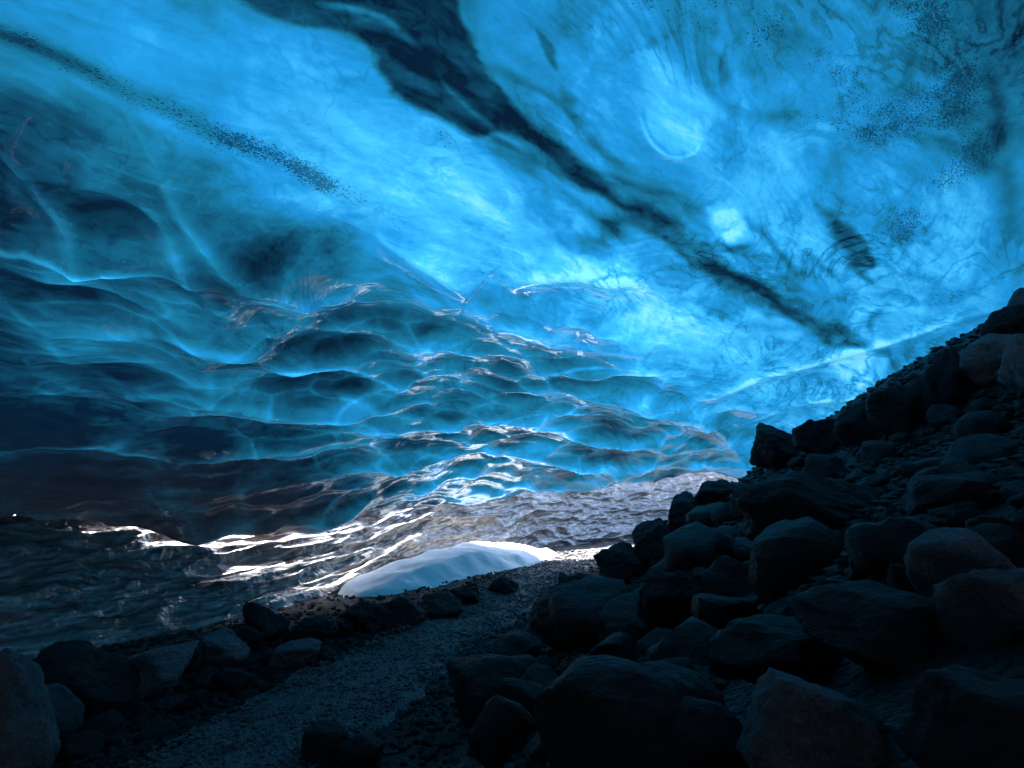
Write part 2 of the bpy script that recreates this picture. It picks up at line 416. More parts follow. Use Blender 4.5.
# where scallops are deep: the lower left part of the roof; the top right is smooth
line = [(-400, -20), (0, 100), (130, 150), (250, 205), (380, 245), (470, 285), (560, 275), (640, 300), (720, 370), (780, 440), (900, 480)]
d, s, _ = seg_dist(px, py, line); sd = d * s            # positive below the line
scal = sstep(-15, 90, sd)
soft = .05 + .95 * scal
disp = .16 * fbm(x * .35, y * .35, z * .35, octv=3) + .03 * (1 - scal) * fbm(ux * .6, uy * 1.2, octv=2)
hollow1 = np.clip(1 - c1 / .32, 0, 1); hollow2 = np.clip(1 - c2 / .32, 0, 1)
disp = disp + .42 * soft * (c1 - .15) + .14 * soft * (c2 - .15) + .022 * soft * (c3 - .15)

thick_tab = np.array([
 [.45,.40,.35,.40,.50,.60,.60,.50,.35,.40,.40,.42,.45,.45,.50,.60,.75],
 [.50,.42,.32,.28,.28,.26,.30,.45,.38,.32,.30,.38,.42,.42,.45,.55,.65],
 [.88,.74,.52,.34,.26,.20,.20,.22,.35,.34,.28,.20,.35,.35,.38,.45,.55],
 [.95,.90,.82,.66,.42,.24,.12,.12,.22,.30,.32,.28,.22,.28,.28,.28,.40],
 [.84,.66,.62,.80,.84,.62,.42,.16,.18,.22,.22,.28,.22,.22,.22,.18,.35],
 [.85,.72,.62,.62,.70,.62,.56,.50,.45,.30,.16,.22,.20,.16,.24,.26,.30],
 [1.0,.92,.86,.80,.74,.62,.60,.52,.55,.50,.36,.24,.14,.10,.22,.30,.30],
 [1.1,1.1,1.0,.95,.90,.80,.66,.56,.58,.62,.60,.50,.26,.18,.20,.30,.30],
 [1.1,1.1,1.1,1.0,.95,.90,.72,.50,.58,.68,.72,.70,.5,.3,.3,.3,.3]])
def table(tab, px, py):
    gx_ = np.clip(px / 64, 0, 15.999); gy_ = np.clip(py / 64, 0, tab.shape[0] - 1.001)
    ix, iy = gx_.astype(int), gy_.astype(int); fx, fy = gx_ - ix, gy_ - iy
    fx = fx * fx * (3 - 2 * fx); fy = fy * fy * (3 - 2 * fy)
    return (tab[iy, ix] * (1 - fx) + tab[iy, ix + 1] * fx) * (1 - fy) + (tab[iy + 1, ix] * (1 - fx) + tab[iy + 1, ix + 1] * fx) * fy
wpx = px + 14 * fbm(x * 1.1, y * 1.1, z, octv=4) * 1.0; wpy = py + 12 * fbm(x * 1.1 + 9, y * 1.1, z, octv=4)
thick_shade = table(thick_tab, wpx, wpy)
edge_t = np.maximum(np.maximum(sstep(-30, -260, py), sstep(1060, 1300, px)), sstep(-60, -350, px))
thick_shade = np.where(inview, thick_shade + (.95 - np.minimum(thick_shade, .95)) * edge_t, .95)  # unseen roof around the view darkened so less light reaches the rocks
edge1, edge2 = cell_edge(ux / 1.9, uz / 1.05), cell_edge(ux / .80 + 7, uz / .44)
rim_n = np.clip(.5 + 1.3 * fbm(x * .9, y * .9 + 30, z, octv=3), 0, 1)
rims = .30 * np.exp(-(edge1 / .045)**2) * rim_n**1.5 + .15 * np.exp(-(edge2 / .06)**2) * np.clip(1.1 - 1.3 * rim_n, 0, 1)  # bright rim light painted along the crests
thick_shade = thick_shade + .03 - scal * rims + scal * (.30 * (hollow1 - .40) + .18 * (hollow2 - .45))  # painted shading over the ice's own tone: crests lighter, hollows darker
veil = sstep(500, 620, px) * (1 - scal) * .9 + .1

def darkband(poly, w, amt):
    global thick_shade
    amt = amt - .26 * np.clip(fbm(ux * 2.2, uy * 6.5, z, octv=4) * 1.6, 0, 1)
    jx = px + 14 * fbm(ux * 2, uy * 5, z, octv=5); jy = py + 12 * fbm(ux * 2 + 5, uy * 5, z, octv=5)
    w = w * (1.4 + 1.2 * fbm(ux * 1.5, uy * 1.5 + 3, z, octv=2))
    m_ = soft_poly(jx, jy, poly, w); thick_shade = thick_shade * (1 - m_) + np.maximum(thick_shade, amt) * m_; return m_
mb = darkband(catmull([(225, -8), (430, -10), (462, 30), (484, 72), (514, 112), (560, 148), (612, 188), (604, 196), (556, 170), (505, 138), (470, 132), (425, 116), (384, 88), (366, 55), (348, 36), (300, 26), (260, 10)], 4), 4, .92)
darkband(catmull([(604, 186), (625, 196), (640, 203), (668, 215), (700, 243), (745, 272), (800, 306), (850, 330), (846, 336), (790, 312), (735, 284), (690, 256), (655, 228), (620, 202)], 4), 7, .82)
darkband(catmull([(816, 198), (840, 215), (862, 240), (868, 272), (858, 268), (838, 245)], 4), 5, .72)
darkband(catmull([(535, 30), (548, 40), (556, 66), (548, 66), (538, 48)], 4), 4, .66)
darkband(catmull([(560, 88), (574, 98), (570, 108), (560, 104)], 4), 4, .62)
darkband(catmull([(705, 40), (722, 52), (730, 75), (716, 70)], 4), 5, .6)
darkband(catmull([(500, -60), (1040, -60), (1040, 130), (985, 90), (960, 20), (800, 4)], 4), 40, .56)
darkband(catmull([(930, 130), (1000, 60), (1024, 120), (1004, 150), (960, 165)], 4), 14, .66)
jn = fbm(ux * 1.3 + 3, uy * 5, z, octv=5)
d, s, t = seg_dist(px + 16 * jn, py + 16 * fbm(ux * 1.3, uy * 4 + 7, z, octv=4), catmull([(300, 0), (400, 50), (470, 105), (540, 150), (612, 192), (680, 235), (745, 275), (850, 335), (900, 350)], 4))
thick_shade = thick_shade + .17 * np.exp(-(d / 26)**2) * np.clip(.55 + 1.6 * jn, 0, 1)
d, s, t = seg_dist(px + 14 * jn, py + 14 * jn, catmull([(560, 60), (590, 130), (650, 190), (700, 215), (750, 260), (800, 285)], 4))
thick_shade = thick_shade + .20 * np.exp(-(d / 12)**2) * np.clip(.4 + 2 * jn, 0, 1)
d, s, t = seg_dist(px + 20 * jn, py + 10 * jn, catmull([(505, 150), (540, 175), (590, 225), (640, 215), (600, 240), (540, 235)], 4))
thick_shade = thick_shade + .24 * np.exp(-(d / 12)**2) * np.clip(.5 + 2 * jn, 0, 1)
for pts, w_, am in (([(318, 6), (350, 10), (385, 24), (420, 52)], 4, -.35), ([(430, 60), (455, 95), (490, 125), (530, 150)], 3.5, -.30),
                    ([(470, 62), (520, 85), (560, 105), (590, 140), (640, 175), (690, 185)], 5, .22), ([(500, 118), (560, 150), (600, 172), (660, 190), (700, 195)], 4, .2),
                    ([(545, 190), (575, 205), (610, 225), (640, 245)], 5, .22), ([(575, 215), (560, 235), (575, 250), (605, 248)], 4, .18), ([(620, 215), (660, 235), (690, 262)], 4, .2),
                    ([(655, 108), (664, 122), (674, 136), (684, 150)], 3, .3), ([(690, 112), (684, 126), (670, 138), (660, 144)], 3, .22), ([(644, 108), (646, 126), (656, 142), (672, 153), (694, 150)], 2.5, .35),
                    ([(735, 205), (750, 222), (768, 232), (778, 250), (800, 275)], 3.5, .3), ([(716, 240), (735, 246), (752, 240)], 2.5, .25),
                    ([(795, 245), (820, 262), (840, 280)], 3, .22), ([(700, 60), (712, 90), (740, 110), (790, 118), (830, 112)], 8, .16), ([(760, 10), (800, 40), (850, 50)], 14, .12),
                    ([(868, 330), (872, 312), (884, 300)], 4, .3), ([(832, 340), (846, 334), (862, 338), (874, 350)], 3, .25), ([(880, 380), (920, 372), (950, 352)], 4, .3),
                    ([(700, 300), (740, 318), (780, 322)], 4, .16), ([(650, 300), (690, 300), (720, 312)], 4, .15), ([(985, 60), (1000, 120), (990, 150), (960, 180)], 10, .2), ([(1000, 140), (1010, 200), (1005, 240)], 10, .16)):
    d, s, t = seg_dist(px + 5 * jn, py + 5 * fbm(ux * 3, uy * 5 + 2, z, octv=3), catmull(pts, 5))
    thick_shade = thick_shade + am * np.exp(-(d / w_)**2) * np.sin(np.clip(t, .03, .97) * math.pi)**.6
# bright, bubble-free windows in the ice
def bright(poly, w, amt):
    global thick_shade
    m_ = soft_poly(wpx, wpy, poly, w); thick_shade = thick_shade * (1 - m_) + np.minimum(thick_shade, amt) * m_
bright(catmull([(660, 60), (690, 90), (712, 130), (700, 152), (665, 150), (645, 125), (650, 90)], 4), 16, .20)
bright(catmull([(712, 208), (740, 205), (752, 225), (738, 242), (716, 238)], 4), 8, .06)
bright(catmull([(828, 352), (856, 344), (884, 356), (880, 376), (850, 384), (830, 374)], 4), 7, .02)
bright(catmull([(925, 190), (960, 165), (990, 200), (980, 235), (940, 235)], 4), 14, .16)
bright(catmull([(560, 250), (640, 262), (700, 300), (760, 360), (720, 350), (640, 310), (580, 300)], 4), 22, .12)
bright(catmull([(330, 110), (420, 150), (500, 205), (560, 230), (480, 225), (380, 180)], 4), 26, .14)

# sharp crests where two hollows meet: (points, height m, width px on the near side, width on the far side)
RIDGES = [
 ([(508, 290), (520, 276), (548, 270), (580, 269), (604, 276), (622, 275), (636, 283), (634, 292)], .15, 14, 26),
 ([(456, 310), (480, 315), (490, 322), (515, 325), (545, 337), (580, 348)], .16, 13, 22),
 ([(372, 236), (392, 245), (425, 262), (452, 280), (470, 298)], .20, 15, 36),
 ([(318, 336), (345, 330), (380, 332), (410, 345), (440, 340), (480, 352), (500, 368)], .14, 11, 18),
 ([(545, 366), (562, 362), (585, 372), (640, 362), (660, 372)], .12, 6, 16),
 ([(60, 165), (110, 170), (150, 190), (180, 235), (215, 285), (250, 315)], .20, 12, 40),
 ([(0, 140), (30, 165), (70, 200), (95, 240)], .18, 12, 40),
 ([(160, 160), (190, 205), (230, 245), (280, 280), (315, 310)], .18, 9, 30),
 ([(0, 262), (60, 268), (110, 280), (170, 300), (230, 318)], .14, 8, 24),
 ([(100, 330), (160, 318), (205, 330), (250, 340), (300, 335)], .12, 6, 14),
 ([(180, 352), (240, 345), (290, 368), (340, 365), (400, 385), (440, 380)], .11, 6, 12),
 ([(290, 400), (340, 395), (385, 405), (440, 415), (500, 408), (560, 420), (610, 418)], .11, 5, 10),
 ([(120, 400), (180, 390), (230, 398), (280, 408)], .09, 5, 12),
 ([(340, 420), (400, 432), (460, 436), (520, 446), (580, 456), (660, 458), (720, 462)], .10, 4, 9),
 ([(620, 430), (650, 412), (690, 408), (720, 430), (745, 465)], .14, 5, 14),
 ([(680, 400), (720, 395), (760, 402), (790, 400)], .08, 5, 14),
 ([(0, 232), (40, 240), (90, 232), (130, 245), (190, 290)], .12, 8, 22),
 ([(640, 402), (760, 368), (880, 336), (960, 312), (1030, 298)], .10, 5, 16),
 ([(700, 440), (780, 404), (860, 392), (930, 372), (980, 352)], .08, 4, 12),
 ([(640, 118), (650, 140), (670, 153), (692, 150), (700, 140)], .02, 3, 12),
]
for pts, hgt, wn, wf in RIDGES:
    pts = catmull(pts, 5); d, s, t = seg_dist(px, py, pts)
    w = np.where(s > 0, wn, wf); taper = np.sin(np.clip(t, .02, .98) * math.pi)**.5
    g = np.exp(-(np.sqrt(d * d + 16) - 4) / w) 
    disp = disp + np.where(inview, 1.25 * hgt * taper * g, 0)
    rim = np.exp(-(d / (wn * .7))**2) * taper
    thick_shade = thick_shade - .18 * rim  # highlight on the crest put into the ice colour
    thick_shade = thick_shade + .10 * taper * np.exp(-((d - wf) / wf)**2) * (s > 0)  # shade beside the crest, also painted into the colour

# ledge at the foot of the roof, with big flutes above it
dl = e_ - EL
leftp = sstep(390, 270, px)
flute = leftp * sstep(6.5, 2, dl) * sstep(-.3, .8, dl)
disp = disp + flute * (.11 * fbm(a_ * .22, dl * .12, octv=2) * 2 + .06)
disp = disp + .16 * leftp * np.exp(-((dl + .1) / .7)**2)
dirt = leftp * sstep(7.5, 1.5, dl + 1.5 * fbm(x, y, z * 3, octv=3)) * .9
dirt = np.where(inview, dirt, .3)
# teal glassy stretch in the middle, where the basal ice is clean
teal = sstep(330, 380, px) * sstep(640, 560, px) * sstep(545, 500, py)
dirt = dirt * (1 - .85 * teal)

# sand bands
speck = np.zeros_like(px)
def band(pts, w, amt):
    global speck
    d, s, t = seg_dist(wpx, wpy, catmull(pts, 4)); speck = np.maximum(speck, amt * np.exp(-(d / w)**2))
    return d
d = band([(-60, 8), (0, 30), (70, 62), (140, 95), (220, 135), (300, 175), (360, 200)], 12, 1.25)
thick_shade = thick_shade + .30 * np.exp(-(d / 9)**2) * sstep(330, 60, px)
d = band([(900, -20), (930, 30), (960, 90), (925, 110), (880, 140)], 38, 1.0)
band([(640, 0), (740, 20), (830, 60), (850, 120)], 40, .65)
band([(980, 150), (930, 200), (905, 230)], 26, .9)
band([(700, 260), (760, 285), (830, 320)], 16, .9)
band([(380, 240), (460, 240), (540, 225)], 18, .35)
band([(800, 130), (825, 120), (840, 125)], 12, .7)
band([(436, 128), (444, 146)], 9, .9)
band([(250, 80), (330, 160), (330, 190)], 40, .42)
band([(690, 390), (800, 360), (900, 320), (1020, 300)], 10, .5)
speck = speck * (1 + .9 * fbm(ux * 1.6, uy * 4, z, octv=4))
speck = np.where(inview, speck, .2)

P = P0 + N0 * disp[:, None]
# the lip is rolled: a few rows curl up and outwards under the first one
nrow = 7; out_v = np.stack([np.sin(np.radians(az)), np.cos(np.radians(az)), np.zeros_like(az)], 1)
G = P.reshape(NR, NC, 3); lip = []
for i in range(nrow, 0, -1):
    th = i / nrow * math.pi * .75; lip.append(G[0] + out_v * (.16 * math.sin(th) + (.25 if i == nrow else 0)) + np.array([0, 0, 1]) * (.16 * (1 - math.cos(th)) + (.12 if i == nrow else 0)))
G = np.concatenate([np.array(lip), G]); P = G.reshape(-1, 3)
def padr(v): v = v.reshape(NR, NC); return np.concatenate([np.repeat(v[:1], nrow, 0), v]).ravel()
idx = np.arange((NR + nrow) * NC).reshape(NR + nrow, NC)
F = np.stack([idx[:-1, :-1], idx[:-1, 1:], idx[1:, 1:], idx[1:, :-1]], -1).reshape(-1, 4)
ap, ep = padr(a_), padr(e_); fa, fe = ap[F[:, 0]], ep[F[:, 0]]
# an opening added in the unseen roof behind the viewer, for glints
light_hole = np.hypot((fa - 122 - 3 * np.sin(fe)) / 17, (fe - 26 + 1.5 * np.sin(fa * .6)) / 8) < 1
attrs = {'thick_shade': padr(np.clip(thick_shade, 0, .98)), 'dirt': padr(np.clip(dirt, 0, 1)), 'speck': padr(speck), 'veil': padr(veil), 'rugged': padr(.25 + .75 * scal)}
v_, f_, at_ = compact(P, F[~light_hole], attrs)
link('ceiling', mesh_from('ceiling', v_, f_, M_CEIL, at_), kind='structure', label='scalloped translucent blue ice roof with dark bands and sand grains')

# the far ice wall: starts on the floor, slopes up behind the roof's lip, daylight falls in between the two
az2 = np.concatenate([np.linspace(-180, -52, 60)[:-1], np.arange(-52, 34, .1)]); ss = np.linspace(0, 1, 240)
A2, S2 = np.meshgrid(az2, ss); a2, s2 = A2.ravel(), S2.ravel()
g2 = lambda tab: np.interp(a2, _fa, smooth_tab(tab))
D2, B2, H2, E2, G2 = g2(DC), g2(DB), g2(HC), g2(EL_L), g2(GAP)
tl = np.tan(np.radians(E2)); rL = roof_rho(tl, D2, H2); 
rT = np.maximum(rL + G2, B2 + .9); zT = O[2] + rT * np.tan(np.radians(np.maximum(E2, -3.7) + 1.6))
sl = np.clip(s2 / .8, 0, 1); ov = np.clip((s2 - .8) / .2, 0, 1)
rho2 = B2 - .25 + (rT - B2 + .25) * sl**1.25 + ov * 3.5
z2 = -.35 + (zT + .35) * sl + (.25 + .9 * sstep(-6, -36, a2)) * np.sin(np.minimum(ov * 3, 1) * 1.5)  # unseen top raised towards the left, added to hold off direct sun
az2r = np.radians(a2)
Q = np.stack([O[0] + rho2 * np.sin(az2r), O[1] + rho2 * np.cos(az2r), z2], 1)
NR, NC = len(ss), len(az2); NQ = grid_normals(Q)
qx, qy, qz = Q.T
wv = .3 * fbm(qx * .7, qy * .7, qz, octv=3)
tx = rho2 * az2r                                            # metres along the wall
st_ = np.hypot(np.diff(rho2.reshape(240, -1), axis=0), np.diff(z2.reshape(240, -1), axis=0)); hx = np.concatenate([st_[:1] * 0, np.cumsum(st_, 0)]).ravel()                                            # metres up the slope
wv2 = .22 * fbm(tx * .9 + 4, hx * 2.2, octv=3)
w1 = cups((tx + wv) / 1.05, (hx + .12 * tx + wv2) / .42, 20); w2 = cups((tx + 1.5 * wv) / .42 + 9, (hx + .10 * tx + wv2) / .17, 18); w3 = cups((tx + wv) / .17, (hx + wv2) / .08 + 4, 14)
dq = .25 * (w1 - .15) + .13 * (w2 - .15) + .06 * (w3 - .15) + .08 * fbm(tx * .6, hx * 1.5, octv=4)
Q = Q + NQ * dq[:, None]
dirt2 = np.clip(.80 + .16 * sstep(-8, -20, a2) + .35 * fbm(tx * .6, hx * 3, octv=4), 0, 1)
qpx, _ = project(Q); dirt2 = dirt2 - .35 * sstep(340, 420, np.nan_to_num(qpx, nan=0)) * sstep(640, 560, np.nan_to_num(qpx, nan=0)) * sstep(.5, .8, s2)
idx = np.arange(NR * NC).reshape(NR, NC)
F = np.stack([idx[:-1, :-1], idx[:-1, 1:], idx[1:, 1:], idx[1:, :-1]], -1).reshape(-1, 4)
link('wall', mesh_from('wall', Q, F, M_WALL, {'thick_shade': .75 + 0 * s2, 'dirt': dirt2, 'speck': 0 * s2 + .1, 'veil': 0 * s2, 'rugged': 0 * s2 + 1}), kind='structure', label='glossy rippled grey ice wall sloping up behind the lip of the blue roof')
# ------------------------------------------------------------------ snow drift
def apron_point(pxx, pyy): return hit(pxx, pyy)
sx = np.linspace(0, 1, 120); sy = np.linspace(0, 1, 50)
SX, SY = np.meshgrid(sx, sy); sx_, sy_ = SX.ravel(), SY.ravel()
# near edge follows the rocks, far edge lies against the ice
near = catmull([(-2.05, 7.15), (-1.5, 7.3), (-.9, 7.75), (-.2, 8.8), (.3, 10.0), (1.05, 11.9)], 20)
farE = catmull([(-2.35, 7.6), (-2.2, 8.4), (-1.7, 9.2), (-.9, 10.6), (.1, 11.8), (1.2, 12.4)], 20)
def along(c):
    c = np.array(c); q = np.linspace(0, 1, len(c)); return np.stack([np.interp(sx, q, c[:, 0]), np.interp(sx, q, c[:, 1])], 1)
ne, fe_ = along(near), along(farE)
nX = np.interp(sx_, sx, ne[:, 0]); nY = np.interp(sx_, sx, ne[:, 1]); fX = np.interp(sx_, sx, fe_[:, 0]); fY = np.interp(sx_, sx, fe_[:, 1])
vx, vy = nX * (1 - sy_) + fX * sy_, nY * (1 - sy_) + fY * sy_
prof = np.sin(np.clip(sy_ * 1.25, 0, 1) * math.pi / 2)**.8
crestp = np.interp(sx_, [0, .08, .3, .45, .6, .8, 1], [0, .14, .30, .40, .46, .36, .03])
ridge = .62 * sstep(0, .4, sy_ + .1 * np.sin(sx_ * 9)) + .55 * np.clip(sy_ - .3, 0, 1) - .35 * sstep(.85, 1, sy_)
vz = terrain(vx, vy) - .03 + crestp * ridge + .03 * fbm(vx * 2, vy * 2, octv=3) * sstep(0, .2, sy_)
edge = np.minimum(np.minimum(sx_, 1 - sx_) * 12, np.minimum(sy_ * 8, 1)); vz = vz - .12 * (1 - np.clip(edge, 0, 1))
idx = np.arange(len(vx)).reshape(50, 120); F = np.stack([idx[:-1, :-1], idx[:-1, 1:], idx[1:, 1:], idx[1:, :-1]], -1).reshape(-1, 4)
link('snow_drift', mesh_from('snow_drift', np.stack([vx, vy, vz], 1), F, M_SNOW), 'smooth white snow drift lying between the rocks and the rippled ice wall', 'snow drift')

# ------------------------------------------------------------------ rocks
def rock_mesh(seed, subdiv=4, facets=9, rounded=.5, rough=.06):
    r = random.Random(seed); bm = bmesh.new(); bmesh.ops.create_icosphere(bm, subdivisions=subdiv, radius=1)
    planes = []
    for _ in range(facets):
        v = Vector((r.gauss(0, 1), r.gauss(0, 1), r.gauss(0, 1))).normalized(); planes.append((v, r.uniform(.46, .82)))
    off = Vector((r.uniform(0, 99), r.uniform(0, 99), r.uniform(0, 99)))
    for v in bm.verts:
        d = v.co.normalized(); t = 1.0
        # soft minimum of the plane distances keeps the edges worn
        acc = math.exp(-10 * 1.0)
        for n, h in planes:
            c = d.dot(n)
            if c > .05: acc += math.exp(-(10 + 22 * (1 - rounded)) * (h / c)) if h / c < 3 else 0
        kk = (14 + 46 * (1 - rounded)**1.5); acc2 = math.exp(-kk) 
        for n, h in planes:
            c = d.dot(n)
            if c > .05 and h / c < 3: acc2 += math.exp(-kk * h / c)
        t = -math.log(acc2) / kk
        p = d * 1.7 + off
        t *= 1 + .13 * mnoise.noise(p) + rough * mnoise.fractal(p * 2.6, .9, 2.1, 4) 
        v.co = d * t
    bm.verts.ensure_lookup_table()
    xs = [v.co.x for v in bm.verts]; ys = [v.co.y for v in bm.verts]; zs = [v.co.z for v in bm.verts]
    x0, x1, y0, y1, z0, z1 = min(xs), max(xs), min(ys), max(ys), min(zs), max(zs)
    for v in bm.verts:                                    # normalise to a 1 m box standing on its base
        v.co = ((v.co.x - (x0 + x1) / 2) / (x1 - x0), (v.co.y - (y0 + y1) / 2) / (y1 - y0), (v.co.z - z0) / (z1 - z0))
    me = bpy.data.meshes.new('rock'); bm.to_mesh(me); bm.free()
    me.polygons.foreach_set('use_smooth', [True] * len(me.polygons)); return me
# hero rocks: (left px, top px, right px, bottom px on the ground, light?, facets, rounded, label, name)
HERO = [
 (-30, 655, 44, 790, 1, 8, .3, 'large pale fractured boulder cut off by the left edge at the bottom corner', 'boulder'),
 (12, 694, 72, 752, 1, 7, .3, 'brownish tilted boulder leaning beside the pale corner boulder', 'boulder'),
 (24, 648, 130, 722, 0, 10, .2, 'big dark faceted boulder nearest the pale corner boulder, under the ice wall', 'boulder'),
 (120, 652, 188, 702, 1, 8, .3, 'blocky grey boulder next to the big dark faceted one on the bank', 'boulder'),
 (160, 645, 200, 680, 0, 8, .4, 'small dark rock wedged behind the blocky grey boulder', 'rock'),
 (199, 634, 245, 672, 1, 8, .3, 'grey angular rock midway along the bank left of the pointed one', 'rock'),
 (243, 605, 286, 650, 0, 7, .2, 'pointed upright dark rock standing tallest on the bank', 'rock'),
 (225, 628, 262, 655, 0, 7, .4, 'low dark rock at the foot of the pointed upright rock', 'rock'),
 (284, 620, 334, 650, 0, 9, .4, 'flat dark rock just right of the pointed upright rock', 'rock'),
 (270, 645, 318, 675, 1, 8, .4, 'grey rock on the path side of the bank below the flat dark rock', 'rock'),
 (326, 622, 352, 642, 0, 9, .5, 'small dark rock near the tip of the snow drift', 'rock'),
 (340, 606, 384, 638, 0, 9, .4, 'dark rock covering the near tip of the snow drift', 'rock'),
 (378, 600, 424, 634, 0, 9, .4, 'dark hump of rock in front of the snow drift, second from its tip', 'rock'),
 (418, 598, 462, 626, 0, 9, .5, 'broad low dark rock in front of the middle of the snow drift', 'rock'),
 (452, 590, 480, 612, 0, 9, .5, 'small dark rock where the snow drift narrows', 'rock'),
 (488, 580, 518, 600, 0, 8, .4, 'dark rock standing alone at the path edge by the snow', 'rock'),
 (302, 734, 346, 775, 0, 8, .5, 'small dark rock lying on the path at the bottom edge', 'rock'),
 (338, 742, 384, 780, 0, 8, .5, 'low dark stone beside the one lying on the path at the bottom', 'rock'),
 (60, 738, 98, 766, 0, 8, .5, 'small rounded stone in the gravel below the big faceted boulder', 'rock'),
 (528, 682, 742, 850, 0, 2, .9, 'huge smooth domed boulder at the bottom with a rim of light along its top', 'boulder'),
 (445, 664, 540, 724, 0, 7, .7, 'dark rounded boulder bulging onto the path beside the huge dome', 'boulder'),
 (468, 708, 536, 776, 0, 7, .7, 'dark boulder at the path edge tucked left of the huge dome', 'boulder'),
 (494, 640, 542, 672, 0, 7, .8, 'small round boulder behind the one bulging onto the path', 'boulder'),
 (655, 716, 758, 810, 0, 1, .9, 'smooth low dome between the huge dome and the blocky slab at the bottom', 'boulder'),
 (743, 690, 878, 800, 1, 7, .35, 'blocky grey-blue boulder with grooved top at the bottom edge', 'boulder'),
 (716, 632, 856, 702, 0, 7, .5, 'wide dark boulder directly behind the blocky grooved boulder', 'boulder'),
 (806, 594, 968, 684, 0, 6, .6, 'very large black boulder with a pale chipped left corner', 'boulder'),
 (920, 531, 1014, 614, 1, 6, .85, 'rounded pale blue-grey boulder standing out on the dark slope', 'boulder'),
 (951, 570, 1048, 656, 1, 10, .1, 'craggy boulder with pale broken top under the rounded pale one', 'boulder'),
 (895, 568, 944, 612, 0, 7, .7, 'dark oval boulder against the left of the rounded pale one', 'boulder'),
 (746, 472, 905, 548, 0, 6, .7, 'long low dark slab boulder in the middle of the slope', 'boulder'),
 (915, 688, 1060, 790, 0, 6, .7, 'large dark rounded boulder filling the bottom right corner', 'boulder'),
 (1014, 728, 1050, 762, 1, 7, .5, 'small pale stone resting on the boulder in the bottom right corner', 'rock'),
 (757, 434, 806, 470, 0, 7, .6, 'black round boulder lowest on the ridge line against the blue ice', 'boulder'),
 (800, 430, 840, 462, 0, 7, .6, 'black boulder second up the ridge line against the ice', 'boulder'),
 (842, 413, 882, 448, 0, 7, .6, 'black boulder third up the ridge line against the ice', 'boulder'),
 (878, 398, 922, 436, 0, 7, .5, 'dark boulder on the ridge line halfway to the right edge', 'boulder'),
 (918, 384, 950, 420, 0, 7, .5, 'small dark boulder on the ridge line below the tilted pair', 'boulder'),
 (934, 362, 976, 410, 0, 6, .4, 'dark tilted slab leaning on the ridge top', 'boulder'),
 (968, 346, 1014, 388, 1, 6, .3, 'brown-grey angular boulder with lit left face near the ridge top', 'boulder'),
 (996, 316, 1040, 352, 0, 6, .4, 'dark boulder on the ridge top, under the highest one', 'boulder'),
 (1013, 298, 1050, 336, 1, 6, .4, 'pale boulder highest of all, touching the ice roof at the edge', 'boulder'),
 (1010, 348, 1050, 394, 1, 7, .3, 'pale split boulder at the edge below the ridge top', 'boulder'),
 (530, 590, 606, 650, 0, 7, .4, 'dark blocky boulder at the foot of the slope beside the path bend', 'boulder'),
 (560, 575, 610, 610, 0, 7, .4, 'dark rock above the blocky boulder at the path bend', 'rock'),
 (596, 545, 648, 592, 0, 7, .5, 'black boulder at the slope edge where the path disappears', 'boulder'),
 (634, 520, 682, 562, 0, 7, .5, 'black boulder at the slope edge in front of the pale far ice', 'boulder'),
 (668, 492, 706, 530, 0, 7, .4, 'black peaked boulder on the slope edge below the ice toe', 'boulder'),
 (696, 480, 742, 514, 0, 7, .5, 'black boulder at the notch where slope and blue ice meet', 'boulder'),
 (640, 575, 720, 640, 0, 7, .5, 'dark leaning boulder on the slope above the huge dome', 'boulder'),
 (598, 610, 668, 662, 0, 7, .6, 'dark round boulder touching the top left of the huge dome', 'boulder'),
 (705, 560, 775, 610, 0, 7, .6, 'dim boulder mid slope under the long low slab', 'boulder'),
]
placed = []
def place_rock(me, name, P, w, h, dep, rz, sink, m, tilt=(0, 0)):
    o = bpy.data.objects.new(name, me); C.objects.link(o)
    o.scale = (w, dep, h); o.rotation_euler = (tilt[0], tilt[1], rz); o.location = (P[0], P[1], P[2] - sink)
    placed.append((P[0], P[1], max(w, dep) / 2)); return o
for i, (l, t, r_, bt, lt, fc, rd, lab, nm) in enumerate(HERO):
    c = (l + r_) / 2
    hp = hit(c, min(bt - 2, 900))
    k_ = 0
    while (hp is None or math.hypot(hp[0], hp[1]) > (10.5 if c > 740 else 14)) and k_ < 14:
        k_ += 1; hp = hit(c, min(bt - 2, 900) + 4 * k_)
    if hp is None: continue
    t, bt = t, bt + 4 * k_
    if k_: print('moved', lab, k_, hp)
    dist = (hp[1] - CAM[1]) * cp + (hp[2] - CAM[2]) * sp_
    w = (r_ - l) * dist / FPX; h = (bt - t) * dist / FPX
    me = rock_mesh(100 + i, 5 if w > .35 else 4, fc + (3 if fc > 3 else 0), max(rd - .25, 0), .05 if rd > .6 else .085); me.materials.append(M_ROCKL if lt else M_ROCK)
    dep = w * random.uniform(.75, 1.0)
    back = dep * .35; vd = np.array([hp[0], hp[1]]); vd /= np.linalg.norm(vd)
    P_ = (hp[0] + vd[0] * back, hp[1] + vd[1] * back, hp[2])
    if c > 740 and t < 470:                               # on the ridge: bed it on the ground under its own middle
        P_ = (hp[0] + vd[0] * dep * .1, hp[1] + vd[1] * dep * .1, hp[2] + .10 * h); w *= 1.12; h *= 1.25; dep *= 1.1
    o = place_rock(me, nm, P_, w * 1.08, h * 1.12, dep, math.atan2(-P_[0], P_[1]), h * .16, None)
    o['label'] = lab; o['category'] = nm

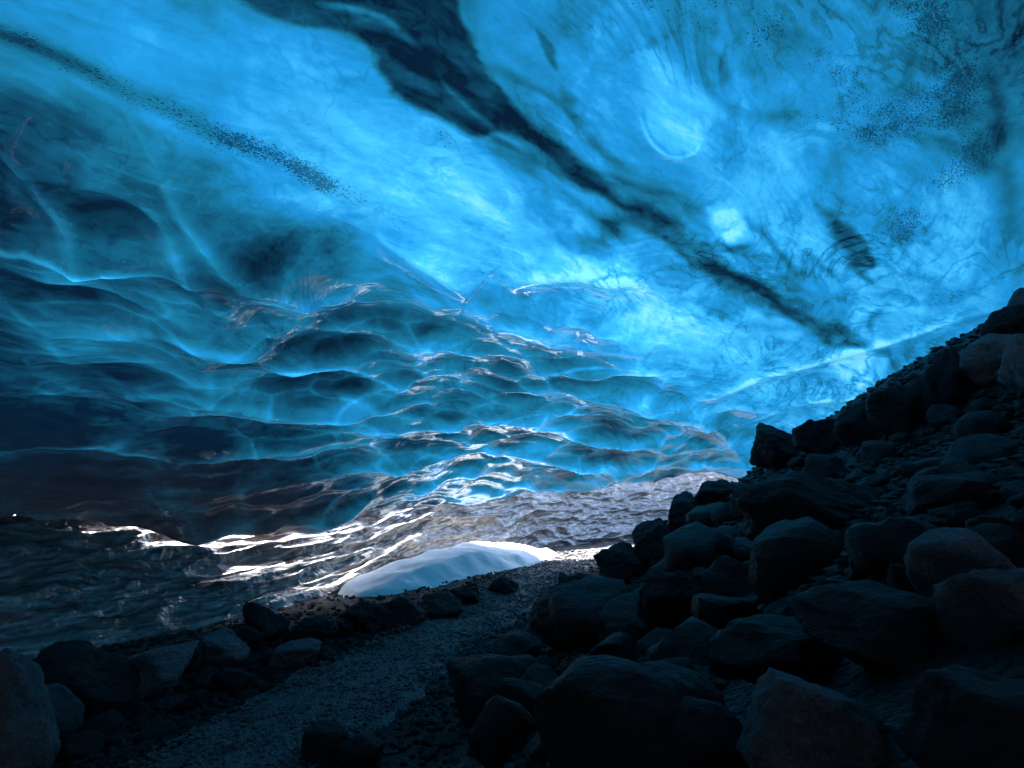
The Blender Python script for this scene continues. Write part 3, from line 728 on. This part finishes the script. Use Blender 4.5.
variants = []
for s in range(14):
    rd = [0, .2, .35, .6][s % 4]; me = rock_mesh(500 + s, 3, 6 + s % 5, rd, .05); variants.append(me)
    me.materials.append(M_ROCKL if s == 99 else M_ROCK)
grp = {'slope': ('dark rock lying loose among the bigger boulders of the steep slope', 'loose rocks on the steep scree slope'),
       'bank': ('small dark stone on the low bank between gravel path and ice', 'small stones along the low bank')}
def scatter(n, region, smin, smax, key, tries=9000):
    k_ = 0
    for _ in range(tries):
        if k_ >= n: break
        qx, qy = region()
        hp = hit(qx, qy)
        if hp is None: continue
        xx, yy = hp[0], hp[1]
        if hp[1] > 15 or hp[1] < 1.2: continue
        pd, _, _ = seg_dist(np.array([xx]), np.array([yy]), PATH_MID[::4])
        if pd[0] < .54: continue
        s = random.uniform(smin, smax) * random.choice((.7, 1, 1, 1.4)) * (.55 + .07 * min(hp[1], 10))
        if any((xx - a)**2 + (yy - b)**2 < (.75 * rr + s * .42)**2 for a, b, rr in placed): continue
        me = random.choice(variants)
        o = place_rock(me, 'rock', (xx, yy, terrain1(xx, yy)), s, s * random.uniform(.55, .9), s * random.uniform(.7, 1.1), random.uniform(0, 6.28), s * .18, None, (random.uniform(-.35, .35), random.uniform(-.35, .35)))
        o['label'], o['group'] = grp[key]; o['category'] = 'rock'; k_ += 1
    print('scatter', key, k_)
SLOPE_POLY = [(470, 768), (520, 640), (560, 590), (640, 540), (735, 480), (860, 430), (940, 395), (1024, 330), (1024, 768)]
def reg_slope():
    while True:
        a, b_ = random.uniform(450, 1024), random.uniform(330, 768)
        if in_poly(np.array([a]), np.array([b_]), SLOPE_POLY)[0]: return a, b_
def reg_bank():
    a = random.uniform(0, 520); top = np.interp(a, [0, 150, 330, 520], [700, 660, 625, 585]); bot = np.interp(a, [0, 200, 400, 520], [768, 735, 650, 595])
    return a, random.uniform(top, bot)
scatter(60, reg_slope, .26, .46, 'slope')
scatter(112, reg_slope, .09, .24, 'slope')
scatter(100, reg_bank, .08, .22, 'bank')

# small stones: one uncountable spread
MI = []
def pebbles():
    base = []
    for s in range(5):
        bm = bmesh.new(); bmesh.ops.create_icosphere(bm, subdivisions=1, radius=1); r = random.Random(s)
        for v in bm.verts: v.co *= r.uniform(.7, 1.1)
        base.append((np.array([v.co[:] for v in bm.verts]), np.array([[v.index for v in f.verts] for f in bm.faces]))); bm.free()
    V, Fs, o_ = [], [], 0; MI.clear()
    n = 26000
    a = rng.uniform(-7, 9, n); b_ = 1.6 * (13 / 1.6)**rng.uniform(0, 1, n); a = a * np.clip(b_ / 7, .35, 1); a[:n // 3] = np.interp(b_[:n // 3], [p[1] for p in PATH_MID], [p[0] for p in PATH_MID]) + rng.uniform(-.75, .75, n // 3)
    d, s, _ = seg_dist(a, b_, PATH_MID[::3])
    zt = terrain(a, b_)
    for i in range(n):
        onpath = d[i] < .47
        sz = rng.uniform(.006, .024)*(.6+.12*b_[i]) if onpath else rng.uniform(.012, .05) * (1.2 if a[i] > 0 else .9)
        v, f_ = base[i % 5]; th = rng.uniform(0, 6.28); c, s_ = math.cos(th), math.sin(th)
        w = v * np.array([sz, sz * rng.uniform(.6, 1), sz * rng.uniform(.45, .8)])
        w = np.stack([w[:, 0] * c - w[:, 1] * s_, w[:, 0] * s_ + w[:, 1] * c, w[:, 2]], 1) + (a[i], b_[i], zt[i] + sz * .25 + (.045 if onpath else 0))
        V.append(w); Fs.append(f_ + o_); MI.extend([1 if onpath else 0] * len(f_)); o_ += len(v)
    return np.concatenate(V), np.concatenate(Fs)
v_, f_ = pebbles()
gm = mesh_from('gravel', v_, f_, M_ROCK, smooth=False); gm.materials.append(M_PATH)
if len(gm.polygons) == len(MI): gm.polygons.foreach_set('material_index', MI)
link('gravel', gm, 'loose dark pebbles and small stones strewn over the cave floor', 'gravel', kind='stuff')

# ------------------------------------------------------------------ light
SUN_EL, SUN_AZ = 52, -16     # azimuth clockwise from +Y
w = bpy.data.worlds.new('World'); bpy.context.scene.world = w; w.use_nodes = True
nt = w.node_tree; bg = nt.nodes['Background']; sk = nt.nodes.new('ShaderNodeTexSky'); sk.sky_type = 'NISHITA'; sk.sun_disc = False
sk.sun_elevation = R(SUN_EL); sk.sun_rotation = R(SUN_AZ); nt.links.new(sk.outputs[0], bg.inputs[0]); bg.inputs[1].default_value = .12
sd_ = bpy.data.lights.new('sun', 'SUN'); sd_.energy = 4.5; sd_.angle = R(.5); sd_.color = (1, .97, .94)
so = bpy.data.objects.new('sun', sd_); C.objects.link(so)
v = Vector((math.sin(R(SUN_AZ)) * math.cos(R(SUN_EL)), math.cos(R(SUN_AZ)) * math.cos(R(SUN_EL)), math.sin(R(SUN_EL))))
so.rotation_euler = v.to_track_quat('Z', 'Y').to_euler(); so.location = (0, 0, 30)

sc = bpy.context.scene
sc.view_settings.view_transform = 'Standard'; sc.view_settings.look = 'None'; sc.view_settings.gamma = 1
sc.view_settings.exposure = 3.32
sc.render.engine = 'CYCLES'; sc.cycles.use_denoising = True
sc.cycles.max_bounces = 6; sc.cycles.diffuse_bounces = 3; sc.cycles.glossy_bounces = 3; sc.cycles.transmission_bounces = 3
sc.cycles.sample_clamp_indirect = 6; sc.cycles.caustics_reflective = True
